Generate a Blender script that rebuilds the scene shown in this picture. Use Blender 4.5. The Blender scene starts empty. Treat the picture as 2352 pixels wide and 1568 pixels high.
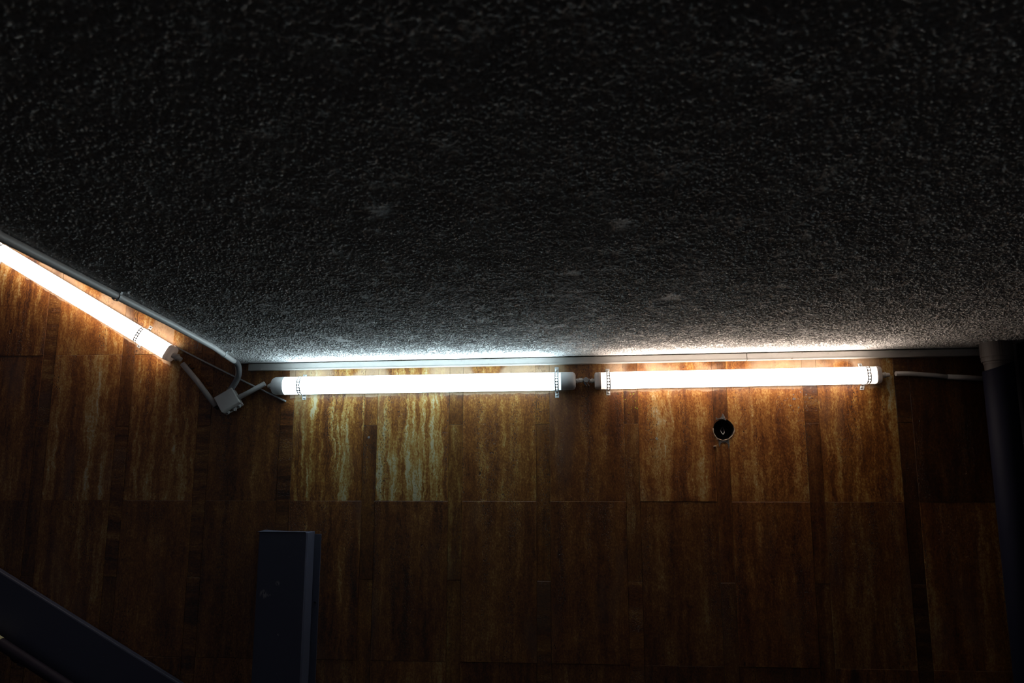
import bpy, bmesh, math, random
import numpy as np
from mathutils import Vector, Matrix

random.seed(7)
scene = bpy.context.scene
COL = scene.collection
PI = math.pi

# ------------------------------------------------------------------ materials
class NT:
    """Small helper around a material's node tree."""
    def __init__(self, name):
        self.m = bpy.data.materials.new(name)
        self.m.use_nodes = True
        self.t = self.m.node_tree
        self.t.nodes.clear()
        self.out = self.t.nodes.new('ShaderNodeOutputMaterial')

    def n(self, kind, **kw):
        nd = self.t.nodes.new('ShaderNode' + kind)
        for k, v in kw.items():
            setattr(nd, k, v)
        return nd

    def link(self, a, b):
        self.t.links.new(a, b)

    def put(self, sock, v):
        if isinstance(v, bpy.types.NodeSocket):
            self.link(v, sock)
        else:
            sock.default_value = v

    def math(self, op, a, b=0.0, clamp=False):
        nd = self.n('Math', operation=op, use_clamp=clamp)
        self.put(nd.inputs[0], a)
        self.put(nd.inputs[1], b)
        return nd.outputs[0]

    def noise(self, vec, scale, detail=2.0, rough=0.5, out='Fac'):
        nd = self.n('TexNoise')
        self.link(vec, nd.inputs['Vector'])
        nd.inputs['Scale'].default_value = scale
        nd.inputs['Detail'].default_value = detail
        nd.inputs['Roughness'].default_value = rough
        return nd.outputs[out]

    def ramp(self, fac, stops, interp='LINEAR'):
        nd = self.n('ValToRGB')
        nd.color_ramp.interpolation = interp
        el = nd.color_ramp.elements
        while len(el) > 1:
            el.remove(el[-1])
        el[0].position, el[0].color = stops[0][0], (*stops[0][1], 1)
        for p, c in stops[1:]:
            e = el.new(p)
            e.color = (*c, 1)
        self.link(fac, nd.inputs[0])
        return nd.outputs[0]

    def smooth(self, v, lo, hi):
        nd = self.n('MapRange', interpolation_type='SMOOTHSTEP')
        self.put(nd.inputs[0], v)
        nd.inputs[1].default_value = lo
        nd.inputs[2].default_value = hi
        return nd.outputs[0]

    def mix(self, fac, a, b, mode='MIX'):
        nd = self.n('Mix', data_type='RGBA', blend_type=mode)
        self.put(nd.inputs[0], fac)
        for s, v in ((nd.inputs[6], a), (nd.inputs[7], b)):
            self.put(s, v if isinstance(v, bpy.types.NodeSocket) else (*v, 1))
        return nd.outputs[2]

    def bsdf(self, color, rough=0.6, metal=0.0, spec=0.4, bump=None, dist=0.001, strength=1.0):
        b = self.n('BsdfPrincipled')
        self.put(b.inputs['Base Color'], color if isinstance(color, bpy.types.NodeSocket) else (*color, 1))
        self.put(b.inputs['Roughness'], rough)
        b.inputs['Metallic'].default_value = metal
        b.inputs['Specular IOR Level'].default_value = spec
        if bump is not None:
            bp = self.n('Bump')
            bp.inputs['Distance'].default_value = dist
            bp.inputs['Strength'].default_value = strength
            self.link(bump, bp.inputs['Height'])
            self.link(bp.outputs[0], b.inputs['Normal'])
        self.link(b.outputs[0], self.out.inputs[0])
        return self.m

    def pos(self):
        return self.n('NewGeometry').outputs['Position']


def mat_travertine():
    k = NT('travertine')
    at = k.n('Attribute', attribute_name='tile_seed').outputs['Color']
    tone = k.n('Attribute', attribute_name='tile_tone').outputs['Color']
    s1 = k.n('SeparateColor'); k.link(at, s1.inputs[0])
    s2 = k.n('SeparateColor'); k.link(tone, s2.inputs[0])
    cream, bright, contrast = s2.outputs[0], s2.outputs[1], s2.outputs[2]
    horiz = s1.outputs[2]
    p = k.n('SeparateXYZ'); k.link(k.pos(), p.inputs[0])
    X, Z = p.outputs[0], p.outputs[2]
    # the narrow strips are cut across the bed: their veins run sideways
    a = k.math('ADD', k.math('MULTIPLY', X, k.math('SUBTRACT', 1.0, horiz)), k.math('MULTIPLY', Z, horiz))
    b = k.math('ADD', k.math('MULTIPLY', Z, k.math('SUBTRACT', 1.0, horiz)), k.math('MULTIPLY', X, horiz))
    a = k.math('ADD', a, k.math('MULTIPLY', s1.outputs[0], 37.0))
    b = k.math('ADD', b, k.math('MULTIPLY', s1.outputs[1], 23.0))

    def vec(sa, sb):
        c = k.n('CombineXYZ')
        k.link(k.math('MULTIPLY', a, sa), c.inputs[0])
        k.link(k.math('MULTIPLY', b, sb), c.inputs[1])
        return c.outputs[0]
    # wavy veins: shift the across-coordinate with a slow noise
    w1 = k.math('MULTIPLY', k.math('SUBTRACT', k.noise(vec(1, .7), 9, 3, .6), .5), .050)
    w2 = k.math('MULTIPLY', k.math('SUBTRACT', k.noise(vec(1, .8), 46, 3, .6), .5), .020)
    a2 = k.math('ADD', a, k.math('ADD', w1, w2))

    def vec2(sa, sb):
        c = k.n('CombineXYZ')
        k.link(k.math('MULTIPLY', a2, sa), c.inputs[0])
        k.link(k.math('MULTIPLY', b, sb), c.inputs[1])
        return c.outputs[0]
    band = k.noise(vec2(17, 1.0), 1.0, 3, .6)
    fine = k.noise(vec2(70, 3.6), 1.0, 3, .65)
    blot = k.noise(vec(13, 6), 1.0, 5, .65)
    mott = k.noise(vec(48, 26), 1.0, 4, .65)
    grain = k.noise(vec(1, .6), 170, 3, .7)
    v = k.math('ADD', k.math('MULTIPLY', band, .66), k.math('MULTIPLY', fine, .34))
    v = k.math('ADD', k.math('MULTIPLY', k.math('SUBTRACT', v, .5), k.math('MULTIPLY', contrast, 2.6)), .5)
    for q, w_ in ((blot, .65), (mott, .6), (grain, .95)):
        v = k.math('ADD', v, k.math('MULTIPLY', k.math('SUBTRACT', q, .5), w_))
    v = k.math('ADD', v, k.math('MULTIPLY', k.math('SUBTRACT', cream, .46), .8))
    nd = k.n('Clamp'); k.link(v, nd.inputs[0]); v = nd.outputs[0]
    col = k.ramp(v, [(0.0, (.026, .0095, .0042)), (.2, (.075, .0235, .0068)), (.42, (.150, .050, .0105)),
                     (.6, (.235, .092, .0185)), (.76, (.34, .180, .052)), (.9, (.40, .275, .115)), (1.0, (.44, .375, .27))])
    # reddish-grey patches of old varnish
    gz = k.smooth(k.noise(vec(7, 2.0), 1.0, 2, .5), .56, .72)
    col = k.mix(k.math('MULTIPLY', gz, .45), col, (.135, .075, .052))
    och = k.n('Attribute', attribute_name='tile_tone').outputs['Alpha']
    col = k.mix(och, col, k.mix(1.0, col, (1.0, 1.05, .74), 'MULTIPLY'))
    # brightness per slab
    br = k.n('CombineColor')
    for i in range(3):
        k.link(bright, br.inputs[i])
    col = k.mix(1.0, col, br.outputs[0], 'MULTIPLY')
    # pits, long in the direction of the bed, gathered along porous veins
    pitn = k.noise(vec(230, 105), 1.0, 2, .55)
    zone = k.smooth(k.noise(vec2(22, 1.6), 1.0, 2, .5), .48, .68)
    pit = k.math('MULTIPLY', k.smooth(pitn, .575, .63), zone)
    big = k.smooth(k.noise(vec(42, 17), 1.0, 2, .5), .755, .785)
    pit = k.math('MAXIMUM', pit, big)
    col = k.mix(k.math('MULTIPLY', pit, .85), col, (.012, .008, .006))
    # paler beige band from just below the tubes upward, with a ragged lower edge
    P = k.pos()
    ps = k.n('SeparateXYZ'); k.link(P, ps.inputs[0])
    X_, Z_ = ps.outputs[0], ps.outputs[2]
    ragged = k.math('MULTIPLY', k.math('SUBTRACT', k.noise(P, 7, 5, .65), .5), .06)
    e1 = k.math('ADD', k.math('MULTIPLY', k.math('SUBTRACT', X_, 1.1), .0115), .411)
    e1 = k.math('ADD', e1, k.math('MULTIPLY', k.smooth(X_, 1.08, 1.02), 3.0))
    e2 = k.math('ADD', k.math('MULTIPLY', k.math('SUBTRACT', .586, X_), .573), .538)      # follows the underside of the slanting tube
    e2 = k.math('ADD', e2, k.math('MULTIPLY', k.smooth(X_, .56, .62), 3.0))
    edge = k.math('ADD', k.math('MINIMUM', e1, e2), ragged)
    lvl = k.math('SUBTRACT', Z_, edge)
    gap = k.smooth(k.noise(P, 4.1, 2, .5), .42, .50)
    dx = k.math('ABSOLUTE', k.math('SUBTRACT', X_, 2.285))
    gap = k.math('MULTIPLY', gap, k.smooth(dx, .06, .10))          # shade put into the colour: pale band left out between the two fittings
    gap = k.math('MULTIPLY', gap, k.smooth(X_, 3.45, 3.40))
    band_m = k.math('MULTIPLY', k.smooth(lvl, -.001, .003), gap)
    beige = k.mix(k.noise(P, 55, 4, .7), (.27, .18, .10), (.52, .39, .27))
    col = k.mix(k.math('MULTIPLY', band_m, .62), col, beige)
    # overspray flecks of yellow-green paint and grey scuffs
    def near(cx, cz, r):
        c = k.n('VectorMath', operation='DISTANCE')
        k.link(P, c.inputs[0])
        c.inputs[1].default_value = (cx, 0, cz)
        return k.smooth(c.outputs['Value'], r, r * .4)
    fl = k.math('MULTIPLY', near(2.46, .390, .070), k.smooth(k.noise(P, 120, 3, .6), .64, .67))
    col = k.mix(fl, col, (.30, .42, .03))
    sc = k.math('MULTIPLY', near(3.11, .385, .10), k.smooth(k.noise(P, 70, 3, .6), .60, .64))
    col = k.mix(k.math('MULTIPLY', sc, .8), col, (.17, .17, .17))
    h = k.math('SUBTRACT', k.math('MULTIPLY', grain, .25), pit)
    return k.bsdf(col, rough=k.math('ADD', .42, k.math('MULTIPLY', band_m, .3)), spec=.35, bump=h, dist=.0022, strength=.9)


def mat_simple(name, color, rough=.5, metal=0.0, spec=.4, vary=.25, vscale=30, bump=0.0, spots=None):
    k = NT(name)
    P = k.pos()
    n = k.noise(P, vscale, 4, .65)
    c = k.mix(n, tuple(x * (1 - vary) for x in color), tuple(min(1, x * (1 + vary)) for x in color))
    if spots:
        sc, th, sc_col = spots
        m = k.smooth(k.noise(P, sc, 3, .6), th, th + .05)
        c = k.mix(k.math('MULTIPLY', m, .8), c, sc_col)
    return k.bsdf(c, rough, metal, spec, bump=k.noise(P, vscale * 6, 3, .6) if bump else None, dist=bump or .001)


def mat_ceiling():
    k = NT('stucco')
    P = k.pos()
    c = k.mix(k.noise(P, 2.2, 3, .6), (.74, .72, .71), (.82, .81, .80))
    speck_shade = k.smooth(k.noise(P, 230, 2, .6), .52, .62)           # dark specks painted in for the tiny shadows of the stucco
    c = k.mix(k.math('MULTIPLY', speck_shade, .45), c, (.13, .125, .125))
    rust = k.smooth(k.noise(P, 13, 3, .6), .70, .76)
    c = k.mix(k.math('MULTIPLY', rust, .55), c, (.30, .20, .11))
    return k.bsdf(c, .95, 0, .1, bump=k.noise(P, 300, 2, .6), dist=.0022, strength=.8)


def mat_emit(name, color, strength):
    """Frosted LED diffuser; the LED strip inside stops short of the caps, so the ends give less light."""
    k = NT(name)
    e = k.n('Emission')
    e.inputs[0].default_value = (*color, 1)
    g = k.n('Attribute', attribute_name='glow').outputs['Fac']
    k.link(k.math('MULTIPLY', g, strength), e.inputs[1])
    k.link(e.outputs[0], k.out.inputs[0])
    return k.m


def mat_translucent(name, color, share):
    k = NT(name)
    k.bsdf(color, .5, 0, .35)
    b = k.out.inputs[0].links[0].from_node
    t = k.n('BsdfTranslucent')
    t.inputs[0].default_value = (*color, 1)
    mx = k.n('MixShader')
    mx.inputs[0].default_value = share
    k.link(b.outputs[0], mx.inputs[1])
    k.link(t.outputs[0], mx.inputs[2])
    k.link(mx.outputs[0], k.out.inputs[0])
    return k.m


def mat_navy():
    """Dark navy sheet-metal paint with a few scraped spots."""
    k = NT('navy_paint')
    P = k.pos()
    c = k.mix(k.noise(P, 6, 4, .6), (.048, .049, .072), (.058, .059, .086))
    mp = k.n('Mapping')
    mp.inputs['Scale'].default_value = (150, 60, 60)
    k.link(P, mp.inputs[0])
    streak = k.smooth(k.noise(mp.outputs[0], 1.0, 2, .5), .45, .52)
    for p, r in (((1.043, -.08, -.349), .020), ((1.064, -.08, -.352), .008), ((1.095, -.08, -.309), .010), ((1.105, -.08, -.498), .006)):
        d = k.n('VectorMath', operation='DISTANCE')
        k.link(P, d.inputs[0])
        d.inputs[1].default_value = p
        c = k.mix(k.math('MULTIPLY', streak, k.smooth(d.outputs['Value'], r, r * .5)), c, (.21, .20, .20))
    dots = k.smooth(k.noise(P, 120, 2, .5), .74, .77)
    c = k.mix(k.math('MULTIPLY', dots, .5), c, (.14, .14, .15))
    return k.bsdf(c, .5, 0, .25)


M = dict(
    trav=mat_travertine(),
    grout=mat_simple('grout', (.13, .115, .10), .9, vary=.5, vscale=40),
    ceil=mat_ceiling(),
    cool=mat_emit('cool_light', (.70, .91, 1.0), 30.0),
    warm=mat_emit('warm_light', (1.0, .825, .695), 30.0),
    cap=mat_simple('grey_plastic', (.46, .46, .46), .45, vary=.1),
    endcap=mat_translucent('grey_translucent_plastic', (.44, .44, .44), .025),
    endcapw=mat_translucent('beige_translucent_plastic', (.42, .375, .35), .028),
    capw=mat_simple('beige_plastic', (.50, .475, .45), .5, vary=.1),
    pvc=mat_simple('dusty_pvc', (.46, .455, .45), .55, vary=.18, vscale=25, spots=(160, .70, (.08, .07, .06))),
    trunk=mat_simple('painted_trunking', (.40, .39, .37), .5, vary=.12, vscale=12, spots=(75, .69, (.16, .11, .07))),
    flex=mat_simple('grey_corrugated', (.20, .20, .21), .5, vary=.2),
    steel=mat_simple('galvanised_steel', (.46, .48, .49), .5, metal=.15, vary=.3, vscale=90),
    screw=mat_simple('zinc_screw', (.62, .62, .60), .3, metal=.9, vary=.2),
    navy=mat_navy(),
    oldpvc=mat_simple('old_grey_pvc', (.105, .092, .088), .6, vary=.2),
    navyp=mat_simple('navy_pipe_paint', (.010, .0105, .022), .6, spec=.12, vary=.2, vscale=10),
    black=mat_simple('black_rubber', (.012, .012, .013), .6),
    dark=mat_simple('dark_lining', (.02, .017, .015), .9, vary=.6, vscale=60),  # near-black lining of the outlet hole
    rail=mat_simple('rail_paint', (.022, .015, .024), .6, spec=.2, vary=.2),
    yellow=mat_simple('yellow_tape', (.62, .56, .30), .5, vary=.15),
    mortar=mat_simple('mortar', (.075, .072, .070), .95, vary=.4, vscale=70, bump=.002),
    rim=mat_simple('chipped_rim', (.24, .18, .13), .85, vary=.4, vscale=90),
    darkwall=mat_simple('dark_paint', (.014, .014, .022), .6, vary=.2),
    floor=mat_simple('stone_floor', (.020, .019, .018), .6, vary=.2, vscale=5),
)


# ------------------------------------------------------------------ mesh helpers
def obj(name, bm, mat, parent=None, smooth=False, mods=()):
    bmesh.ops.recalc_face_normals(bm, faces=bm.faces)
    me = bpy.data.meshes.new(name)
    bm.to_mesh(me)
    bm.free()
    me.materials.append(M[mat] if isinstance(mat, str) else mat)
    if smooth:
        for p in me.polygons:
            p.use_smooth = True
    o = bpy.data.objects.new(name, me)
    COL.objects.link(o)
    if parent is not None:
        o.parent = parent
        o.matrix_parent_inverse = parent.matrix_basis.inverted()
    return o


def thing(name, label, cat, loc, group=None):
    o = bpy.data.objects.new(name, None)
    COL.objects.link(o)
    o.location = loc
    o.empty_display_size = .05
    return tag(o, label, cat, group)


def tag(o, label, cat, group=None):
    o['label'] = label
    o['category'] = cat
    if group:
        o['group'] = group
    return o


def structure(o):
    o['kind'] = 'structure'
    return o


def frame(d, up=Vector((0, 0, 1))):
    d = Vector(d).normalized()
    if abs(d.dot(up)) > .98:
        up = Vector((0, 1, 0))
    s = d.cross(up).normalized()
    return s, s.cross(d).normalized(), d


def add_tube(bm, pts, radii, seg=20, caps=True):
    pts = [Vector(p) for p in pts]
    if not hasattr(radii, '__len__'):
        radii = [radii] * len(pts)
    rings = []
    s = None
    for i, p in enumerate(pts):
        if i == 0:
            d = pts[1] - p
        elif i == len(pts) - 1:
            d = p - pts[i - 1]
        else:
            d = (pts[i + 1] - p).normalized() + (p - pts[i - 1]).normalized()
        d.normalize()
        if s is None:
            s, u, _ = frame(d)
        else:
            s = (s - d * s.dot(d)).normalized()
            u = s.cross(d).normalized()
        rings.append([bm.verts.new(p + radii[i] * (math.cos(2 * PI * j / seg) * s + math.sin(2 * PI * j / seg) * u)) for j in range(seg)])
    for r0, r1 in zip(rings, rings[1:]):
        for j in range(seg):
            bm.faces.new((r0[j], r0[(j + 1) % seg], r1[(j + 1) % seg], r1[j]))
    if caps:
        bm.faces.new(rings[0])
        bm.faces.new(rings[-1])
    return rings


def add_loft(bm, loops, caps=True):
    """Join closed loops of equal length; cap both ends."""
    R = [[bm.verts.new(p) for p in lp] for lp in loops]
    n = len(R[0])
    for a, b in zip(R, R[1:]):
        for j in range(n):
            bm.faces.new((a[j], a[(j + 1) % n], b[(j + 1) % n], b[j]))
    if caps:
        bm.faces.new(R[0])
        bm.faces.new(R[-1])


def add_box(bm, lo, hi, bev=0.0, mat4=None):
    x0, y0, z0 = lo
    x1, y1, z1 = hi
    b2 = bmesh.new()
    vs = [b2.verts.new((x, y, z)) for x in (x0, x1) for y in (y0, y1) for z in (z0, z1)]
    for f in ((0, 1, 3, 2), (4, 6, 7, 5), (0, 4, 5, 1), (2, 3, 7, 6), (0, 2, 6, 4), (1, 5, 7, 3)):
        b2.faces.new([vs[i] for i in f])
    if bev:
        bmesh.ops.bevel(b2, geom=b2.edges[:], offset=bev, segments=3, affect='EDGES', profile=.6)
    if mat4 is not None:
        bmesh.ops.transform(b2, matrix=mat4, verts=b2.verts)
    mp = {v: bm.verts.new(v.co) for v in b2.verts}
    for f in b2.faces:
        bm.faces.new([mp[v] for v in f.verts])
    b2.free()


def add_disc(bm, c, n, r, h, seg=16, dome=.5):
    """Low domed disc standing on a surface, axis n."""
    n = Vector(n).normalized()
    c = Vector(c)
    add_tube(bm, [c, c + n * h * dome, c + n * h * .9, c + n * h], [r, r, r * .7, r * .3], seg)


# ------------------------------------------------------------------ setting: the back wall of travertine slabs
MOD, STRIP, GAP = .3476, .0545, .0008
TONE = {  # (column, row): cream share, brightness, vein contrast ; row 0 is the course below the lights
    (-1, 0): (.44, .9, .8), (0, 0): (.57, .92, .9), (1, 0): (.60, .92, 1.0), (2, 0): (.40, .72, .6),
    (3, 0): (.54, .88, 1.3), (4, 0): (.64, .84, 1.35), (5, 0): (.50, .85, .55), (6, 0): (.46, .75, .55),
    (7, 0): (.54, 1.0, .85), (8, 0): (.52, 1.0, .65), (9, 0): (.54, .95, .95), (10, 0): (.34, .40, .6),
    (-1, 1): (.44, .9, 1.2), (0, 1): (.58, 1.0, .55), (1, 1): (.60, 1.0, .8),
}
seed_layer, tone_layer = [], []
bm = bmesh.new()


def slab(x0, x1, z0, z1, horiz, tone, depth=0.0, och=0.0):
    f = depth + random.uniform(-.0012, .0012)
    c = .0006
    g = GAP / 2
    x0 += g; x1 -= g; z0 += g; z1 -= g
    bk = [bm.verts.new((x, .0035, z)) for x, z in ((x0, z0), (x1, z0), (x1, z1), (x0, z1))]
    md = [bm.verts.new((x, f + c, z)) for x, z in ((x0, z0), (x1, z0), (x1, z1), (x0, z1))]
    fr = [bm.verts.new((x, f, z)) for x, z in ((x0 + c, z0 + c), (x1 - c, z0 + c), (x1 - c, z1 - c), (x0 + c, z1 - c))]
    faces = [bm.faces.new(fr), bm.faces.new(bk)]
    for a, b in ((bk, md), (md, fr)):
        for j in range(4):
            faces.append(bm.faces.new((a[j], a[(j + 1) % 4], b[(j + 1) % 4], b[j])))
    sd = (random.random(), random.random(), horiz, 1)
    for _ in faces:
        seed_layer.append(sd)
        tone_layer.append((*tone, och))


for i in range(-5, 12):
    for r in range(-3, 4):          # courses 0.6 m high
        z0, z1 = -.6 + .6 * r + .6 - .6 * 0, 0
        z0 = .6 * r
        z1 = z0 + .6
        z0, z1 = max(z0, -1.55), min(z1, 2.35)
        if z1 <= z0:
            continue
        t = TONE.get((i, r))
        if t is None:
            t = (random.uniform(.34, .52), random.uniform(.62, .9), random.uniform(.45, .9))
        slab(i * MOD + STRIP, (i + 1) * MOD, z0, z1, 0.0, t, och={(3, 0): .55, (4, 0): .5, (5, 0): .3, (9, 0): .3}.get((i, r), 0.0))
    for r in range(-3, 4):          # narrow strips, half a course out of step
        z0, z1 = max(.6 * r + .3 - .6, -1.55), min(.6 * r + .3, 2.35)
        if z1 <= z0:
            continue
        h = 1.0 if random.random() < .45 else 0.0
        t = (random.uniform(.28, .5), random.uniform(.55, .8) * (.5 if i > 9 else 1), random.uniform(.5, .9))
        slab(i * MOD, i * MOD + STRIP, z0, z1, h, t, depth=.0006, och=.6 if 4 <= i <= 6 else 0.0)
bmesh.ops.recalc_face_normals(bm, faces=bm.faces)
me = bpy.data.meshes.new('wall_back')
bm.to_mesh(me)
bm.free()
for nm, data in (('tile_seed', seed_layer), ('tile_tone', tone_layer)):
    at = me.attributes.new(nm, 'FLOAT_COLOR', 'FACE')
    at.data.foreach_set('color', np.array(data, dtype=np.float32).ravel())
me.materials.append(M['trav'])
wall = bpy.data.objects.new('wall_back', me)
COL.objects.link(wall)
structure(wall)
XL, XR = -5 * MOD, 12 * MOD
bm = bmesh.new()
add_box(bm, (XL, .0038, -1.55), (XR, .10, 2.35))
backing = obj('wall_back_bedding', bm, 'grout', wall)
backing['kind'] = 'structure'

# real round hole through the slabs (an emptied outlet)
HX, HZ, HR = 2.8165, .2755, .0405
bm = bmesh.new()
ring = [(HX + HR * math.cos(a) * (1 + .03 * math.sin(3 * a + 1)), HZ + HR * math.sin(a) * (1 + .03 * math.sin(2 * a))) for a in [2 * PI * j / 40 for j in range(40)]]
add_loft(bm, [[Vector((x, y, z)) for x, z in ring] for y in (-.05, .075)])
cut = obj('cutter', bm, 'dark')
dg = bpy.context.evaluated_depsgraph_get()
for o in (wall, backing):
    md = o.modifiers.new('hole', 'BOOLEAN')
    md.operation = 'DIFFERENCE'
    md.solver = 'EXACT'
    md.object = cut
bpy.context.view_layer.update()
for o in (wall, backing):
    dg = bpy.context.evaluated_depsgraph_get()
    new = bpy.data.meshes.new_from_object(o.evaluated_get(dg))
    o.modifiers.clear()
    old = o.data
    new.name = old.name
    o.data = new
bpy.data.objects.remove(cut, do_unlink=True)

# ------------------------------------------------------------------ setting: stucco ceiling slab, open to the stair on its left
EDGE = [(0.0, .842), (-.19, .872), (-.475, .930), (-.865, .976), (-1.35, 1.036), (-1.75, 1.074), (-2.8, 1.17)]
ey, ex = np.array([e[0] for e in EDGE])[::-1], np.array([e[1] for e in EDGE])[::-1]


def ceil_z(x):
    return .5560 + .0105 * (x - .96)


rng = np.random.default_rng(3)
LAT = rng.random((256, 256)).astype(np.float32)


def vnoise(x, y, sc, ox=0, oy=0):
    x = x / sc + ox
    y = y / sc + oy
    xi, yi = np.floor(x).astype(int), np.floor(y).astype(int)
    fx, fy = x - xi, y - yi
    fx, fy = fx * fx * (3 - 2 * fx), fy * fy * (3 - 2 * fy)
    g = lambda i, j: LAT[i & 255, j & 255]
    return (g(xi, yi) * (1 - fx) + g(xi + 1, yi) * fx) * (1 - fy) + (g(xi, yi + 1) * (1 - fx) + g(xi + 1, yi + 1) * fx) * fy


NX, NY = 1450, 1250
XC = 3.90
yy = -(np.linspace(0, 1, NY) ** 1.25) * 2.70
tt = np.linspace(0, 1, NX)
Yg = np.repeat(yy[:, None], NX, 1)
Eg = np.interp(Yg, ey, ex)
Xg = Eg + (XC - Eg) * tt[None, :]
ca, sa = math.cos(.5), math.sin(.5)
U, V = Xg * ca - Yg * sa, Xg * sa + Yg * ca
h = .60 * vnoise(U, V, .0030) + .28 * vnoise(V, U, .0052, 31.3, 8.7) + .12 * vnoise(U, V, .05, 3.3, 77.1)
h = np.clip((h - .50) / .28, 0, 1)
h = h * h * (3 - 2 * h)
patch = vnoise(Xg, Yg * 1.4, .09, 9.1, 40.2)
amp = .0027 * (1 - .75 * np.clip((patch - .90) / .05, 0, 1))
amp *= np.clip((-Yg - .012) / .05, .12, 1)                 # trowelled smooth along the wall
amp *= np.clip(np.minimum(tt[None, :], 1 - tt[None, :]) * 60, 0, 1)
Zg = ceil_z(Xg) - amp * h + .0012 * (vnoise(Xg, Yg, .11, 5.5, 1.2) - .5)
nv = NX * NY
co = np.stack([Xg, Yg, Zg], -1).reshape(-1, 3)
idx = np.arange(nv).reshape(NY, NX)
quads = np.stack([idx[:-1, :-1], idx[1:, :-1], idx[1:, 1:], idx[:-1, 1:]], -1).reshape(-1, 4)
# slab body above, and the part of the slab over and behind the camera
TOP = .30
bx = [(1.17, -2.7), (XC, -2.7), (XC, -4.2), (1.30, -4.2)]
ext = [(x, y, ceil_z(x)) for x, y in bx]
outline = [(e[1], e[0]) for e in EDGE[:-1]] + [(1.161, -2.7), (1.30, -4.2), (XC, -4.2), (XC, 0.0)]
low = [(x, y, ceil_z(x) + .0008) for x, y in outline]
top = [(x, y, ceil_z(x) + TOP) for x, y in outline]
no = len(outline)
b0 = nv + len(ext)
co = np.concatenate([co, np.array(ext), np.array(low), np.array(top)])
me = bpy.data.meshes.new('ceiling')
extra = [(nv, nv + 1, nv + 2, nv + 3)] + [(b0 + i, b0 + (i + 1) % no, b0 + no + (i + 1) % no, b0 + no + i) for i in range(no)]
topface = list(range(b0 + no, b0 + 2 * no))
nq = len(quads) + len(extra)
loops = np.concatenate([quads.ravel(), np.array(extra).ravel(), np.array(topface)]).astype(np.int32)
starts = np.concatenate([np.arange(nq) * 4, [nq * 4]]).astype(np.int32)
me.vertices.add(len(co))
me.vertices.foreach_set('co', co.astype(np.float32).ravel())
me.loops.add(len(loops))
me.loops.foreach_set('vertex_index', loops)
me.polygons.add(nq + 1)
me.polygons.foreach_set('loop_start', starts)
sm = np.zeros(nq + 1, dtype=bool)
sm[:len(quads)] = True
me.polygons.foreach_set('use_smooth', sm)
me.update(calc_edges=True)
me.validate()
me.materials.append(M['ceil'])
ceiling = structure(bpy.data.objects.new('ceiling', me))
COL.objects.link(ceiling)

bm = bmesh.new()
add_box(bm, (3.90, -4.2, -1.55), (4.0, .0, .95))
structure(obj('wall_right', bm, 'darkwall'))
bm = bmesh.new()
add_box(bm, (-1.738, -4.2, -1.65), (4.17, .1, -1.55))
structure(obj('floor', bm, 'floor'))


# ------------------------------------------------------------------ white trunking along the ceiling
def trunk(x0, x1, label):
    def prof(x, g=0.0):
        zt = .5522 + .0103 * (x - .96)
        zb = zt - .0275
        y = -.020
        return [Vector((x, yy_, zz)) for yy_, zz in ((0.0, zb), (y + .004, zb), (y - .0022, zb + .0006), (y - .0022, zb + .0030), (y, zb + .0036),
                                                     (y, zt - .002), (y + .002, zt), (0.0, zt))]
    bm = bmesh.new()
    n = 12
    add_loft(bm, [prof(x0 + (x1 - x0) * i / n) for i in range(n + 1)])
    return tag(obj('cable_trunking', bm, 'trunk'), label, 'trunking', 'white trunking under the ceiling edge')


trunk(.905, 2.9145, 'long white cable trunking under the ceiling, above the cool middle tube')
trunk(2.9175, 3.85, 'shorter white cable trunking above the warm right tube, ending at the drain pipe')

# ------------------------------------------------------------------ tube lights
def local(origin, ang):
    """Maps (along, out from wall, up) of a fitting tilted by ang in the wall plane."""
    d = Vector((math.cos(ang), 0, math.sin(ang)))
    u = Vector((-math.sin(ang), 0, math.cos(ang)))
    o = Vector(origin)
    return lambda s, y, h: o + d * s + Vector((0, -y, 0)) + u * h


def section(kind, k=1.0, n=40):
    """Cross-section of a tube light: (out from wall, up)."""
    pts = []
    for j in range(n):
        a = 2 * PI * j / n
        c, s = math.cos(a), math.sin(a)
        if kind == 'round':
            pts.append((.0375 + .0352 * k * c, .0352 * k * s))
        else:                                   # flattened box with round shoulders
            e = .55
            pts.append((.0300 + .0275 * k * math.copysign(abs(c) ** e, c), .0325 * k * math.copysign(abs(s) ** e, s)))
    return pts


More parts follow.
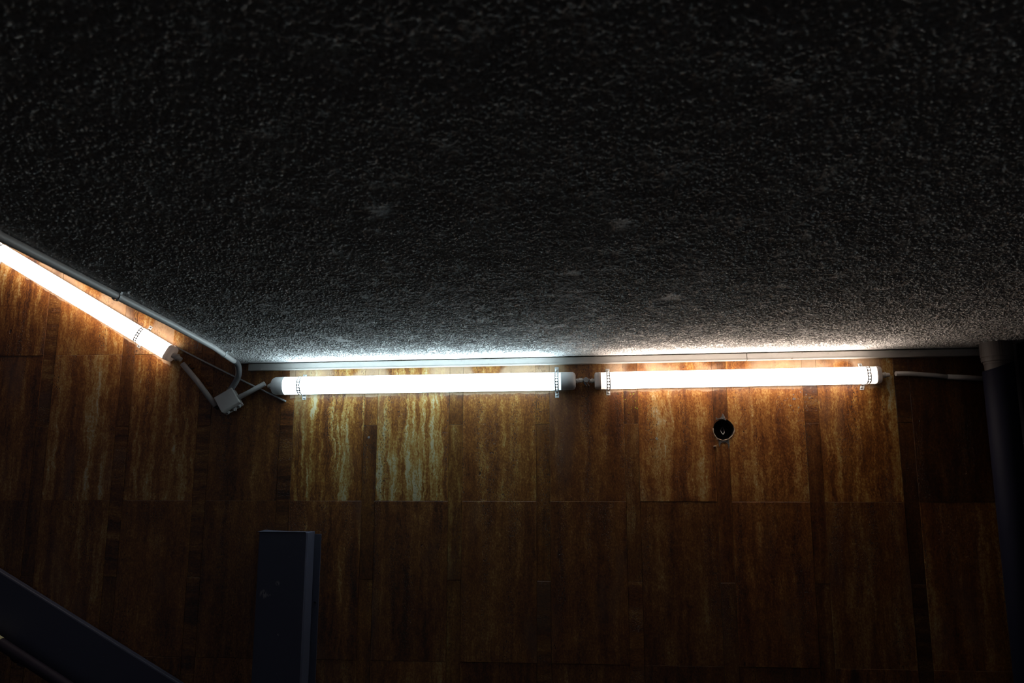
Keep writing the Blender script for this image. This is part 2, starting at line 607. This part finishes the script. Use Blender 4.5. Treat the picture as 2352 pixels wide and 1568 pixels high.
def tube_light(origin, ang, L, kind, glow, capmat, cap0, cap1, label, glands, fade=(1, 1)):
    f = local(origin, ang)
    t = thing('tube_light', label, 'lamp', origin, 'tube lights on the stone wall')
    cap_d = -cap0[0], cap1[0]
    def loop(s, k, ):
        return [f(s, y, h) for y, h in section(kind, k)]
    bm = bmesh.new()
    sec = section(kind)
    lim = .0200 if kind == 'round' else .0120
    front = [p for p in sec if p[0] > lim]
    front.sort(key=lambda p: math.atan2(p[1], p[0] - lim + .004))
    rear = [p for p in sec if p[0] <= lim]
    rear.sort(key=lambda p: math.atan2(p[1], lim - p[0] + .004))
    rear = [(front[0][0] - .0002, front[0][1])] + rear + [(front[-1][0] - .0002, front[-1][1])]
    ends = (cap0[0] * .9, L - cap1[0] * .9)
    stops = [(ends[0], fade[0]), (ends[0] + .015, fade[0]), (ends[0] + .07, 1.0), (ends[1] - .07, 1.0), (ends[1] - .015, fade[1]), (ends[1], fade[1])]
    add_loft(bm, [[f(s, y, h) for y, h in front] for s, _ in stops])
    df = obj('diffuser', bm, glow, t, smooth=False)
    ga = df.data.attributes.new('glow', 'FLOAT', 'POINT')
    hm = max(abs(h) for _, h in front)
    side = [.40 + .60 * (1 - (h / hm) ** 2) for _, h in front]      # the LEDs face the room: the flanks are dimmer
    ga.data.foreach_set('value', np.array([g * q for _, g in stops for q in side], dtype=np.float32))
    bm = bmesh.new()
    add_loft(bm, [[f(s, y, h) for y, h in rear] for s in ends])
    obj('housing', bm, capmat, t, smooth=False)
    for (w, dome), s0, sg in ((cap0, 0.0, 1), (cap1, L, -1)):
        bm = bmesh.new()
        if kind == 'round':
            st = [(0.0, .62), (dome * .25, .84), (dome * .6, .95), (dome, 1.015), (w, 1.03), (w, 1.0)]
        else:
            st = [(0.0, .80), (dome * .2, .90), (dome * .5, .97), (dome, 1.01), (w * .55, 1.015), (w * .56, 1.03), (w, 1.045), (w, 1.0)]
        add_loft(bm, [loop(s0 + sg * a, k) for a, k in st])
        cap = obj('end_cap', bm, 'endcap' if capmat == 'cap' else 'endcapw', t, smooth=False)
        cap.data.polygons.foreach_set('use_smooth', [len(p.vertices) == 4 for p in cap.data.polygons])
    mid = section(kind)[0][0] - (.0352 if kind == 'round' else .0275)
    for s, sg, ln, r in glands:
        bm = bmesh.new()
        p = [f(s + sg * a * ln, mid, 0) for a in (-.15, .40, .42, .55, .57, 1.0)]
        add_tube(bm, p, [r, r, r * 1.25, r * 1.25, r * .9, r * .75], 14)
        obj('cable_gland', bm, capmat, t, smooth=False)
    return t, f


mid_o = (1.0165, 0, .4570)
mid_a = math.atan2(.4668 - .4570, 2.2445 - 1.0165)
t2, f2 = tube_light(mid_o, mid_a, 1.2285, 'round', 'cool', 'cap', (.053, .016), (.058, .012),
                    'cool white lit tube light in the middle with long rounded grey end caps',
                    [(1.2285, 1, .014, .0085), (0.0, -1, .018, .0095)], (.40, .09))
r_o = (2.3197, 0, .4675)
r_a = math.atan2(.4800 - .4675, 3.4135 - 2.3197)
t1, f1 = tube_light(r_o, r_a, 1.094, 'flat', 'warm', 'capw', (.024, .006), (.020, .008),
                    'warm white lit tube light on the right, between the dark gap and the drain pipe',
                    [(0.0, -1, .022, .0085), (1.094, 1, .034, .0095)], (.09, .18))
l_e = Vector((.5860, 0, .5905))
l_a = math.atan2(.5905 - 1.0600, .5860 - (-.2370))
LL = 1.094
l_o = l_e - Vector((math.cos(l_a), 0, math.sin(l_a))) * LL
t3, f3 = tube_light(l_o, l_a, LL, 'flat', 'warm', 'capw', (.024, .006), (.024, .008),
                    'slanting lit tube light at the far left, rising with the stair',
                    [(LL, 1, .040, .0125)])


# ------------------------------------------------------------------ perforated steel straps over the tubes
def strap(f, s, kind, label, top_tab=.022, low_tab=.022, lean=0.0, w=.0155):
    sec = section(kind, 1.0, 72)
    off = .0014
    half = .0352 if kind == 'round' else .0325
    path = [(.0012, half + top_tab), (.0012, half + .0035)]
    arc = [(y, h) for y, h in sec]
    # front of the tube, top to bottom
    front = sorted([(y, h) for y, h in arc if y > .012], key=lambda q: math.atan2(q[1], q[0] - .02), reverse=True)
    cx = .0375 if kind == 'round' else .03
    for y, h in front:
        d = Vector((y - cx, h))
        d = d * (1 + off / max(d.length, 1e-6))
        path.append((cx + d.x, d.y))
    path += [(.0012, -half - .0035), (.0012, -half - low_tab)]
    # resample by length
    P = [Vector(p) for p in path]
    cum = [0]
    for a, b in zip(P, P[1:]):
        cum.append(cum[-1] + (b - a).length)
    tot = cum[-1]

    def at(q):
        q = min(max(q, 0), tot)
        for i in range(len(P) - 1):
            if q <= cum[i + 1]:
                k = (q - cum[i]) / max(cum[i + 1] - cum[i], 1e-9)
                return P[i].lerp(P[i + 1], k)
        return P[-1]
    pitch, hr = .0116, .0041
    n = max(3, int(round((tot - .026) / pitch)))
    m0 = (tot - n * pitch) / 2
    bm = bmesh.new()

    def vert(u, q):
        c = at(q)
        mid = (q / tot - .5)
        return bm.verts.new(f(s + u + lean * (mid * 2) ** 2 * (1 if mid > 0 else 1), c.x, c.y))
    # solid tab ends
    for qa, qb in ((0, m0), (tot - m0, tot)):
        for j in range(3):
            q0, q1 = qa + (qb - qa) * j / 3, qa + (qb - qa) * (j + 1) / 3
            bm.faces.new([vert(-w / 2, q0), vert(w / 2, q0), vert(w / 2, q1), vert(-w / 2, q1)])
    SEG = 16
    for k in range(n):
        qc = m0 + (k + .5) * pitch
        inner, outer = [], []
        for j in range(SEG):
            a = 2 * PI * j / SEG
            c, sn = math.cos(a), math.sin(a)
            inner.append(vert(hr * c, qc + hr * sn))
            mx = max(abs(c), abs(sn))
            outer.append(vert(w / 2 * c / mx, qc + pitch / 2 * sn / mx))
        for j in range(SEG):
            bm.faces.new((inner[j], inner[(j + 1) % SEG], outer[(j + 1) % SEG], outer[j]))
    bmesh.ops.remove_doubles(bm, verts=bm.verts, dist=.00008)
    t = thing('pipe_strap', label, 'strap', f(s, 0, 0), 'perforated steel straps holding the tubes')
    b = obj('band', bm, 'steel', t)
    sol = b.modifiers.new('thickness', 'SOLIDIFY')
    sol.thickness = .0008
    sol.offset = 0
    for hh in (half + top_tab * .55, -half - low_tab * .55):
        bm = bmesh.new()
        add_disc(bm, f(s + lean, .0015, hh), (0, -1, 0), .0052, .0028)
        obj('screw', bm, 'screw', t)
    return t


strap(f2, .1185, 'round', 'perforated strap on the left end of the cool middle tube, its lower tab twisted', .014, .018, lean=.004)
strap(f2, 1.1535, 'round', 'perforated strap on the right end of the cool middle tube, against the domed cap', .026, .026)
strap(f1, .0530, 'flat', 'perforated strap on the left end of the warm right tube, next to the dark gap', .018, .022)
strap(f1, 1.0440, 'flat', 'bowed perforated strap on the right end of the warm right tube', .018, .020, lean=-.014)
strap(f3, LL - .1680, 'flat', 'perforated strap near the lower end of the slanting left tube', .020, .018)
strap(f3, LL - .9300, 'flat', 'perforated strap at the photo edge, near the upper end of the slanting left tube', .018, .018)

# ------------------------------------------------------------------ connector between middle and right tube
t = thing('cable_connector', 'small round cable connector in the dark gap between the two level tubes', 'connector', (2.284, 0, .469))
bm = bmesh.new()
add_tube(bm, [(2.2555, -.036, .4692), (2.2580, -.036, .4692), (2.2690, -.036, .4692), (2.2740, -.036, .4692)], [.0088, .0098, .0098, .0062], 8)
obj('nut', bm, 'pvc', t)
bm = bmesh.new()
add_tube(bm, [(2.285, -.046, .4698), (2.285, -.044, .4698), (2.285, -.026, .4698), (2.285, -.024, .4698)], [.0085, .0108, .0108, .0085], 20)
add_tube(bm, [(2.272, -.036, .4692), (2.280, -.036, .4696)], .0060, 12)
add_tube(bm, [(2.292, -.035, .4700), (2.300, -.034, .4708)], .0055, 12)
obj('body', bm, 'flex', t, smooth=False)
for dx in (0, .008):
    bm = bmesh.new()
    add_tube(bm, [(2.281 + dx * .3, -.036, .463), (2.283 + dx, -.038, .455), (2.288 + dx * 1.4, -.036, .446)], .0013, 8)
    obj('wire', bm, 'flex', t)
bm = bmesh.new()
add_tube(bm, [(2.276, -.040, .466), (2.278, -.041, .458), (2.284, -.040, .452)], .0016, 8)
o = obj('wire', bm, mat_simple('blue_wire', (.03, .07, .16), .4), t)
o['label'] = 'blue wire'


# ------------------------------------------------------------------ junction box, pipes and conduit at the left
BA = math.radians(33)
bo = Vector((.8345, 0, .3925))
BM = Matrix.Translation(bo) @ Matrix.Rotation(-BA, 4, 'Y') @ Matrix.Rotation(math.radians(-5), 4, 'X') @ Matrix.Rotation(math.radians(7), 4, 'Z')
t = thing('junction_box', 'tilted beige square junction box where the cable pipes meet', 'junction box', bo)
bm = bmesh.new()
add_box(bm, (-.040, -.048, -.036), (.040, -.0005, .036), .004, BM)
body = obj('box_body', bm, 'capw', t)
bm = bmesh.new()
add_box(bm, (-.0405, -.060, -.0365), (.0405, -.0478, .0365), .005, BM)
obj('lid', bm, 'capw', t)
for dx in (-.026, 0.0, .026):
    bm = bmesh.new()
    c = BM @ Vector((dx, -.024, -.036))
    dn = (BM.to_3x3() @ Vector((0, 0, -1))).normalized()
    add_tube(bm, [c - dn * .001, c + dn * .0035, c + dn * .0036, c + dn * .0008], [.0095, .0088, .0062, .0055], 16)
    obj('knockout', bm, 'pvc', t)
bm = bmesh.new()
c = BM @ Vector((.014, -.034, -.036))
add_tube(bm, [c, c + Vector((.003, -.001, -.008)), c + Vector((.002, -.002, -.018))], .0022, 8)
o = obj('wire', bm, 'pvc', t)


def pipe(pts, r, mat, label, cat='cable pipe', name='cable_pipe', group='plastic pipes feeding the lamps', end=None):
    bm = bmesh.new()
    pts = [Vector(p) for p in pts]
    add_tube(bm, pts, r, 18)
    o = obj(name, bm, mat)
    o.data.polygons.foreach_set('use_smooth', [len(p.vertices) == 4 for p in o.data.polygons])
    return tag(o, label, cat, group)


o = pipe([(.6300, -.033, .5530), (.6970, -.030, .4800), (.7800, -.024, .3770)], .0112, 'capw', 'beige plastic pipe slanting from the left tube down to the junction box')
bm = bmesh.new()
add_tube(bm, [(.7790, -.0245, .3782), (.7850, -.024, .3710), (.8010, -.026, .3705)], .0065, 10)
bmo = obj('cable', bm, 'black', o)
bmo['label'] = 'short black cable leaving the pipe'
o = pipe([(.8690, -.030, .4090), (.9200, -.030, .4345), (.9830, -.032, .4680)], .0102, 'pvc', 'short grey pipe between the junction box and the middle tube')
pipe([(3.4720, -.028, .4850), (3.5300, -.020, .4855), (3.6250, -.012, .4790), (3.6700, -.0115, .4735)], .0088, 'pvc', 'grey pipe running right from the warm tube')
pipe([(3.6690, -.0115, .4737), (3.7300, -.0115, .4700), (3.8400, -.0115, .4630)], .0100, 'pvc', 'last piece of grey pipe, going behind the drain pipe')

# ceiling conduit, flexible conduit
cpts = [(.9020, -.150, .5430), (.9061, -.1876, .5430), (.9631, -.4749, .5436), (1.0208, -.9006, .5442), (1.0673, -1.3228, .5447), (1.1060, -1.68, .5450), (1.200, -2.55, .546)]
o = pipe(cpts, .0100, 'pvc', 'long grey conduit pipe along the open edge of the ceiling', 'conduit', 'conduit_pipe', None)
for y, lab in ((-.322, 'bent metal clip on the ceiling conduit nearest the wall'), (-1.255, 'bent metal clip on the ceiling conduit further from the wall')):
    x = float(np.interp(y, [p[1] for p in cpts][::-1], [p[0] for p in cpts][::-1]))
    zc = ceil_z(x)
    t = thing('conduit_clip', lab, 'clip', (x, y, zc), 'clips on the ceiling conduit')
    bm = bmesh.new()
    w = .0045
    prof = [(.034, zc - .0012), (.0135, zc - .0014)]
    cz = .5437
    for j in range(9):
        a = PI * .15 - j * (PI * 1.05) / 8
        prof.append((.0112 * math.cos(a), cz + .0112 * math.sin(a)))
    ra = [[bm.verts.new((x + px, y + dy, pz)) for px, pz in prof] for dy in (-w, w)]
    for j in range(len(prof) - 1):
        bm.faces.new((ra[0][j], ra[0][j + 1], ra[1][j + 1], ra[1][j]))
    b = obj('saddle', bm, 'steel', t)
    sol = b.modifiers.new('thickness', 'SOLIDIFY')
    sol.thickness = .0012
    bm = bmesh.new()
    add_box(bm, (x + .030, y - .0045, zc - .008), (x + .0312, y + .0045, zc - .001), 0)
    obj('bent_tab', bm, 'steel', t)
    bm = bmesh.new()
    add_disc(bm, (x + .025, y + .002, zc - .0015), (0, 0, -1), .004, .003)
    obj('screw', bm, 'screw', t)


def bez(P, n):
    """Catmull-Rom through P."""
    P = [Vector(p) for p in P]
    Q = [P[0] * 2 - P[1]] + P + [P[-1] * 2 - P[-2]]
    out = []
    for i in range(1, len(Q) - 2):
        for k in range(n):
            u = k / n
            a, b, c, d = Q[i - 1], Q[i], Q[i + 1], Q[i + 2]
            out.append(.5 * ((2 * b) + (c - a) * u + (2 * a - 5 * b + 4 * c - d) * u * u + (3 * b - a - 3 * c + d) * u ** 3))
    out.append(P[-1])
    return out


path = bez([(.9025, -.158, .5430), (.9000, -.128, .5415), (.8945, -.095, .5300), (.8830, -.062, .5020), (.8640, -.044, .4720), (.8350, -.034, .4350)], 24)
radii = [.0112 + (.0010 if i % 2 else -.0004) for i in range(len(path))]
bm = bmesh.new()
add_tube(bm, path, radii, 18)
tag(obj('flexible_conduit', bm, 'flex', smooth=False), 'dark grey corrugated flexible conduit curving from the ceiling to the junction box', 'conduit')

# thin strip left from an older fitting, and a cable clip
A, B = Vector((.575, 0, .6330)), Vector((1.0640, 0, .3985))
bm = bmesh.new()
d = (B - A).normalized()
u = Vector((-d.z, 0, d.x))
for (a, b, hw) in ((A, B, .0027),):
    n = 16
    bowf = lambda q: .010 * (q * q - q) * -1.0
    add_loft(bm, [[a.lerp(b, i / n) + u * (k * hw - bowf(i / n)) + Vector((0, -y, 0)) for k, y in ((-1, .0), (-1, .009), (.6, .010), (1, .008), (1, .0))] for i in range(n + 1)])
tag(obj('metal_strip', bm, 'steel'), 'thin grey metal strip slanting behind the pipes to below the middle tube', 'strip')
bm = bmesh.new()
pts = bez([(.648, -.001, .556), (.646, -.013, .549), (.652, -.016, .540), (.660, -.012, .536), (.664, -.001, .540)], 6)
add_tube(bm, pts, .0022, 8)
tag(obj('cable_clip', bm, 'black'), 'small black empty cable clip on the wall beside the left pipe', 'clip')

# ------------------------------------------------------------------ emptied outlet hole
t = thing('outlet_recess', 'empty round outlet hole in the stone, below the warm right tube', 'outlet', (HX, 0, HZ))
bm = bmesh.new()
rr = lambda k: [(HX + (x - HX) * k, HZ + (z - HZ) * k) for x, z in ring]
add_loft(bm, [[Vector((x, y, z)) for x, z in rr(k)] for k, y in ((.985, .002), (.985, .060))], caps=False)
vs = [bm.verts.new((x, .060, z)) for x, z in rr(.985)]
bm.faces.new(vs)
bmesh.ops.remove_doubles(bm, verts=bm.verts, dist=1e-5)
b = obj('cup', bm, 'dark', t)
sol = b.modifiers.new('thickness', 'SOLIDIFY'); sol.thickness = .001
# rim: worn lip, thicker below
bm = bmesh.new()
n = len(ring)
lo_i = [j for j in range(n) if -PI * 1.02 < ((2 * PI * j / n + PI) % (2 * PI)) - PI < .25 or ((2 * PI * j / n + PI) % (2 * PI)) - PI > PI * .93]
lo_i.sort(key=lambda j: ((2 * PI * j / n) - PI * .9) % (2 * PI))
pts = [Vector((HX + (ring[j][0] - HX) * 1.015, -.0012, HZ + (ring[j][1] - HZ) * 1.015)) for j in lo_i]
add_tube(bm, pts, [.0018 + .0008 * math.sin(i * 1.7) for i in range(len(pts))], 8)
obj('rim', bm, 'rim', t)
bm = bmesh.new()
pts = bez([(HX + .002, .050, HZ + .012), (HX - .007, .020, HZ - .004), (HX - .001, .008, HZ - .017), (HX + .006, .018, HZ - .006), (HX + .006, .05, HZ + .014)], 8)
add_tube(bm, pts, .0011, 8)
obj('wire', bm, 'pvc', t)


def lump(pts, thick, name, mat, parent):
    bm = bmesh.new()
    c = sum((Vector(p) for p in pts), Vector((0, 0))) / len(pts)
    a = [Vector((x, .001, z)) for x, z in pts]
    b = [Vector((c.x + (x - c.x) * .9, -thick, c.y + (z - c.y) * .9)) for x, z in pts]
    add_loft(bm, [a, b])
    return obj(name, bm, mat, parent)


lump([(2.788, .3120), (2.787, .3250), (2.793, .3180), (2.803, .3190), (2.812, .3290), (2.815, .3400), (2.819, .3370), (2.826, .3200), (2.830, .3100), (2.815, .3165), (2.800, .3165)], .0016, 'mortar', 'mortar', t)
lump([(2.795, .2400), (2.8165, .2335), (2.836, .2390), (2.838, .2150), (2.834, .2000), (2.833, .2180), (2.825, .2270), (2.808, .2270), (2.799, .2160), (2.797, .2080), (2.795, .2230)], .0016, 'mortar', 'mortar', t)
lump([(2.786, .2480), (2.797, .2410), (2.797, .2360), (2.789, .2360)], .0020, 'mortar', 'rim', t)

for x, z, lab in ((2.5576, .2417, 'small wall plug in the orange stone, left of the round hole'), (1.4122, .2509, 'small wall plug in the narrow grey strip, below the cool middle tube')):
    t = thing('wall_plug', lab, 'plug', (x, 0, z), 'wall plugs left in the stone')
    bm = bmesh.new()
    add_tube(bm, [(x, .001, z), (x, -.0025, z), (x, -.0026, z), (x, -.0004, z)], [.0050, .0046, .0026, .0022], 16)
    obj('sleeve', bm, 'screw', t)
    bm = bmesh.new()
    add_disc(bm, (x, -.0002, z), (0, -1, 0), .0023, .0006)
    obj('bore', bm, 'black', t)
bm = bmesh.new()
add_box(bm, (2.775, -.006, .2085), (2.786, .001, .2140), .0015)
tag(obj('peg', bm, 'rim'), 'pale chip of a peg left in the stone, just below the round hole', 'peg')

# ------------------------------------------------------------------ navy wall casings at the lower left
t = thing('duct_casing', 'upright dark navy metal casing with scuffed front, low on the wall', 'casing', (1.11, 0, -1.55))
zt, zb = -.1185, -1.55
bm = bmesh.new()
def casing_loop(z, top=False):
    return [Vector(p) for p in ((1.010, -.0002, z), (1.010, -.074, z), (1.014, -.080, z), (1.1985, -.080, z), (1.2045, -.0755, z), (1.2070, -.0002, z))]
add_loft(bm, [casing_loop(zb), casing_loop(zt - .002), [Vector((1.1075 + (p.x - 1.1075) * .99, p.y * .97, zt)) for p in casing_loop(zt)]])
obj('cover', bm, 'navy', t)
bm = bmesh.new()
add_box(bm, (1.2072, -.0035, zb), (1.2345, -.0002, zt - .010), .001)
fl = obj('side_flange', bm, 'navy', t)
bm = bmesh.new()
add_disc(bm, (1.2215, -.0035, -.388), (0, -1, 0), .0048, .003)
obj('screw', bm, 'navyp', fl)
bm = bmesh.new()
add_loft(bm, [[Vector((1.006 + .19 * q, -.0005 - .0815 * k, zt + .0004 + dz + .004 * math.sin(q * PI * 1.2 + 2.2) * (1 - k))) for q, k in
               [(i / 8, 0) for i in range(9)] + [(1 - i / 8, 1) for i in range(9)]] for dz in (0, .0016)])
obj('top_plate', bm, 'navy', t)

# slanting casing parallel to the stair
d = Vector((.8841, 0, -.4673)).normalized()
u = Vector((-d.z, 0, d.x))
p0 = Vector((-.0906, 0, -.2685))
S0, S1 = -1.75, 1.235
def cl(s):
    o_ = p0 + d * s
    return [o_ + u * h_ + Vector((0, -y_, 0)) for h_, y_ in ((0, .0018), (0, .023), (-.002, .027), (-.006, .0285), (-.220, .0285), (-.226, .027), (-.2285, .022), (-.2285, .0018))]
bm = bmesh.new()
add_loft(bm, [cl(S0 + (S1 - S0) * i / 6) for i in range(7)])
tag(obj('duct_casing', bm, 'navy'), 'slanting dark navy metal casing running down the wall with the stair', 'casing')

# handrail below it
t = thing('handrail', 'dark slanting handrail pipe under the slanting casing at the lower left corner', 'handrail', (.04, 0, -.58))
h0 = Vector((0.0, -.078, -.5450))
bm = bmesh.new()
add_tube(bm, [h0 + d * s for s in (-1.2, -.02, .02, .30, .75)], .0215, 24)
hr = obj('rail', bm, 'rail', t)
hr.data.polygons.foreach_set('use_smooth', [len(p.vertices) == 4 for p in hr.data.polygons])
bm = bmesh.new()
add_tube(bm, [h0 + d * s for s in (-.11, -.002)], .0226, 24)
o = obj('tape_band', bm, 'yellow', t)
o['label'] = 'pale yellow tape band'
for s in (.055, .70):
    bm = bmesh.new()
    c = h0 + d * s
    add_tube(bm, [c, c + Vector((0, .01, -.030)), c + Vector((0, .035, -.046)), (c.x, -.004, c.z - .047)], .008, 12)
    add_tube(bm, [(c.x, -.006, c.z - .047), (c.x, -.0003, c.z - .047)], .028, 20)
    obj('bracket', bm, 'rail', t)

# ------------------------------------------------------------------ drain pipe at the right edge
DX, DY = 3.802, -.125
t = thing('drain_pipe', 'dark navy drain pipe with pale coupling under the ceiling at the right edge', 'pipe', (DX, DY, -1.55))
bm = bmesh.new()
n = 40
def ringz(r, zf):
    return [Vector((DX + r * math.cos(2 * PI * j / n), DY + r * math.sin(2 * PI * j / n), zf(math.cos(2 * PI * j / n), math.sin(2 * PI * j / n)))) for j in range(n)]
slope = lambda c, s: .4960 + .0175 * c - .020 * s * 0
add_loft(bm, [ringz(.0525, lambda c, s: -1.55), ringz(.0525, lambda c, s: slope(c, s) - .004), ringz(.0505, slope)])
o = obj('pipe', bm, 'navyp', t)
o.data.polygons.foreach_set('use_smooth', [len(p.vertices) == 4 for p in o.data.polygons])
bm = bmesh.new()
zc = ceil_z(DX)
st = [(.0545, zc + .002), (.0545, .5300), (.0525, .5288), (.0525, .5245), (.0535, .5240), (.0520, .5130), (.0480, .5122)]
add_loft(bm, [ringz(r, lambda c, s, z=z: z) for r, z in st])
obj('coupling', bm, 'oldpvc', t)
bm = bmesh.new()
st = [(.0470, .5135), (.0465, .5040), (.0448, .5032), (.0440, .4880), (.0400, .4500)]
add_loft(bm, [ringz(r, lambda c, s, z=z: z) for r, z in st])
obj('spigot', bm, 'oldpvc', t)

# ------------------------------------------------------------------ light, camera
w = bpy.data.worlds.new('station_dark')
scene.world = w
w.use_nodes = True
wt = w.node_tree
bg = wt.nodes['Background']
tc = wt.nodes.new('ShaderNodeTexCoord')
sx = wt.nodes.new('ShaderNodeSeparateXYZ')
wt.links.new(tc.outputs['Generated'], sx.inputs[0])
def wmap(sock, a, b):
    nd = wt.nodes.new('ShaderNodeMapRange')
    nd.interpolation_type = 'SMOOTHSTEP'
    wt.links.new(sock, nd.inputs[0])
    nd.inputs[1].default_value, nd.inputs[2].default_value = a, b
    return nd.outputs[0]
mu = wt.nodes.new('ShaderNodeMath'); mu.operation = 'MULTIPLY'  # added fill from behind the camera, shaped to reach the wall more than the ceiling
wt.links.new(wmap(sx.outputs[2], -.30, -.02), mu.inputs[0])
wt.links.new(wmap(sx.outputs[1], -.25, -.75), mu.inputs[1])
ad = wt.nodes.new('ShaderNodeMath'); ad.operation = 'MULTIPLY_ADD'
wt.links.new(mu.outputs[0], ad.inputs[0])
ad.inputs[1].default_value = .078
ad.inputs[2].default_value = .0008
bg.inputs[0].default_value = (.90, .93, 1.10, 1)
wt.links.new(ad.outputs[0], bg.inputs[1])

cam = bpy.data.cameras.new('camera')
cam.sensor_width = 23.5
cam.lens = 1850 / 2352 * 23.5
cam.clip_start = .02
cam.dof.use_dof = True
cam.dof.focus_distance = 3.25
cam.dof.aperture_fstop = 4.0
co_ = bpy.data.objects.new('camera', cam)
COL.objects.link(co_)
R_ = Matrix(((.99701, .0126, .0760), (.0772, -.1741, -.9817), (.0008, .98465, -.1746)))
co_.matrix_world = Matrix.Translation((2.2379, -3.2042, .0651)) @ R_.to_4x4()
scene.camera = co_

vs_ = scene.view_settings
scene.display_settings.display_device = 'sRGB'
vs_.view_transform = 'Standard'
vs_.look = 'None'
vs_.exposure = 0.0
vs_.gamma = 1.0
vs_.use_curve_mapping = False
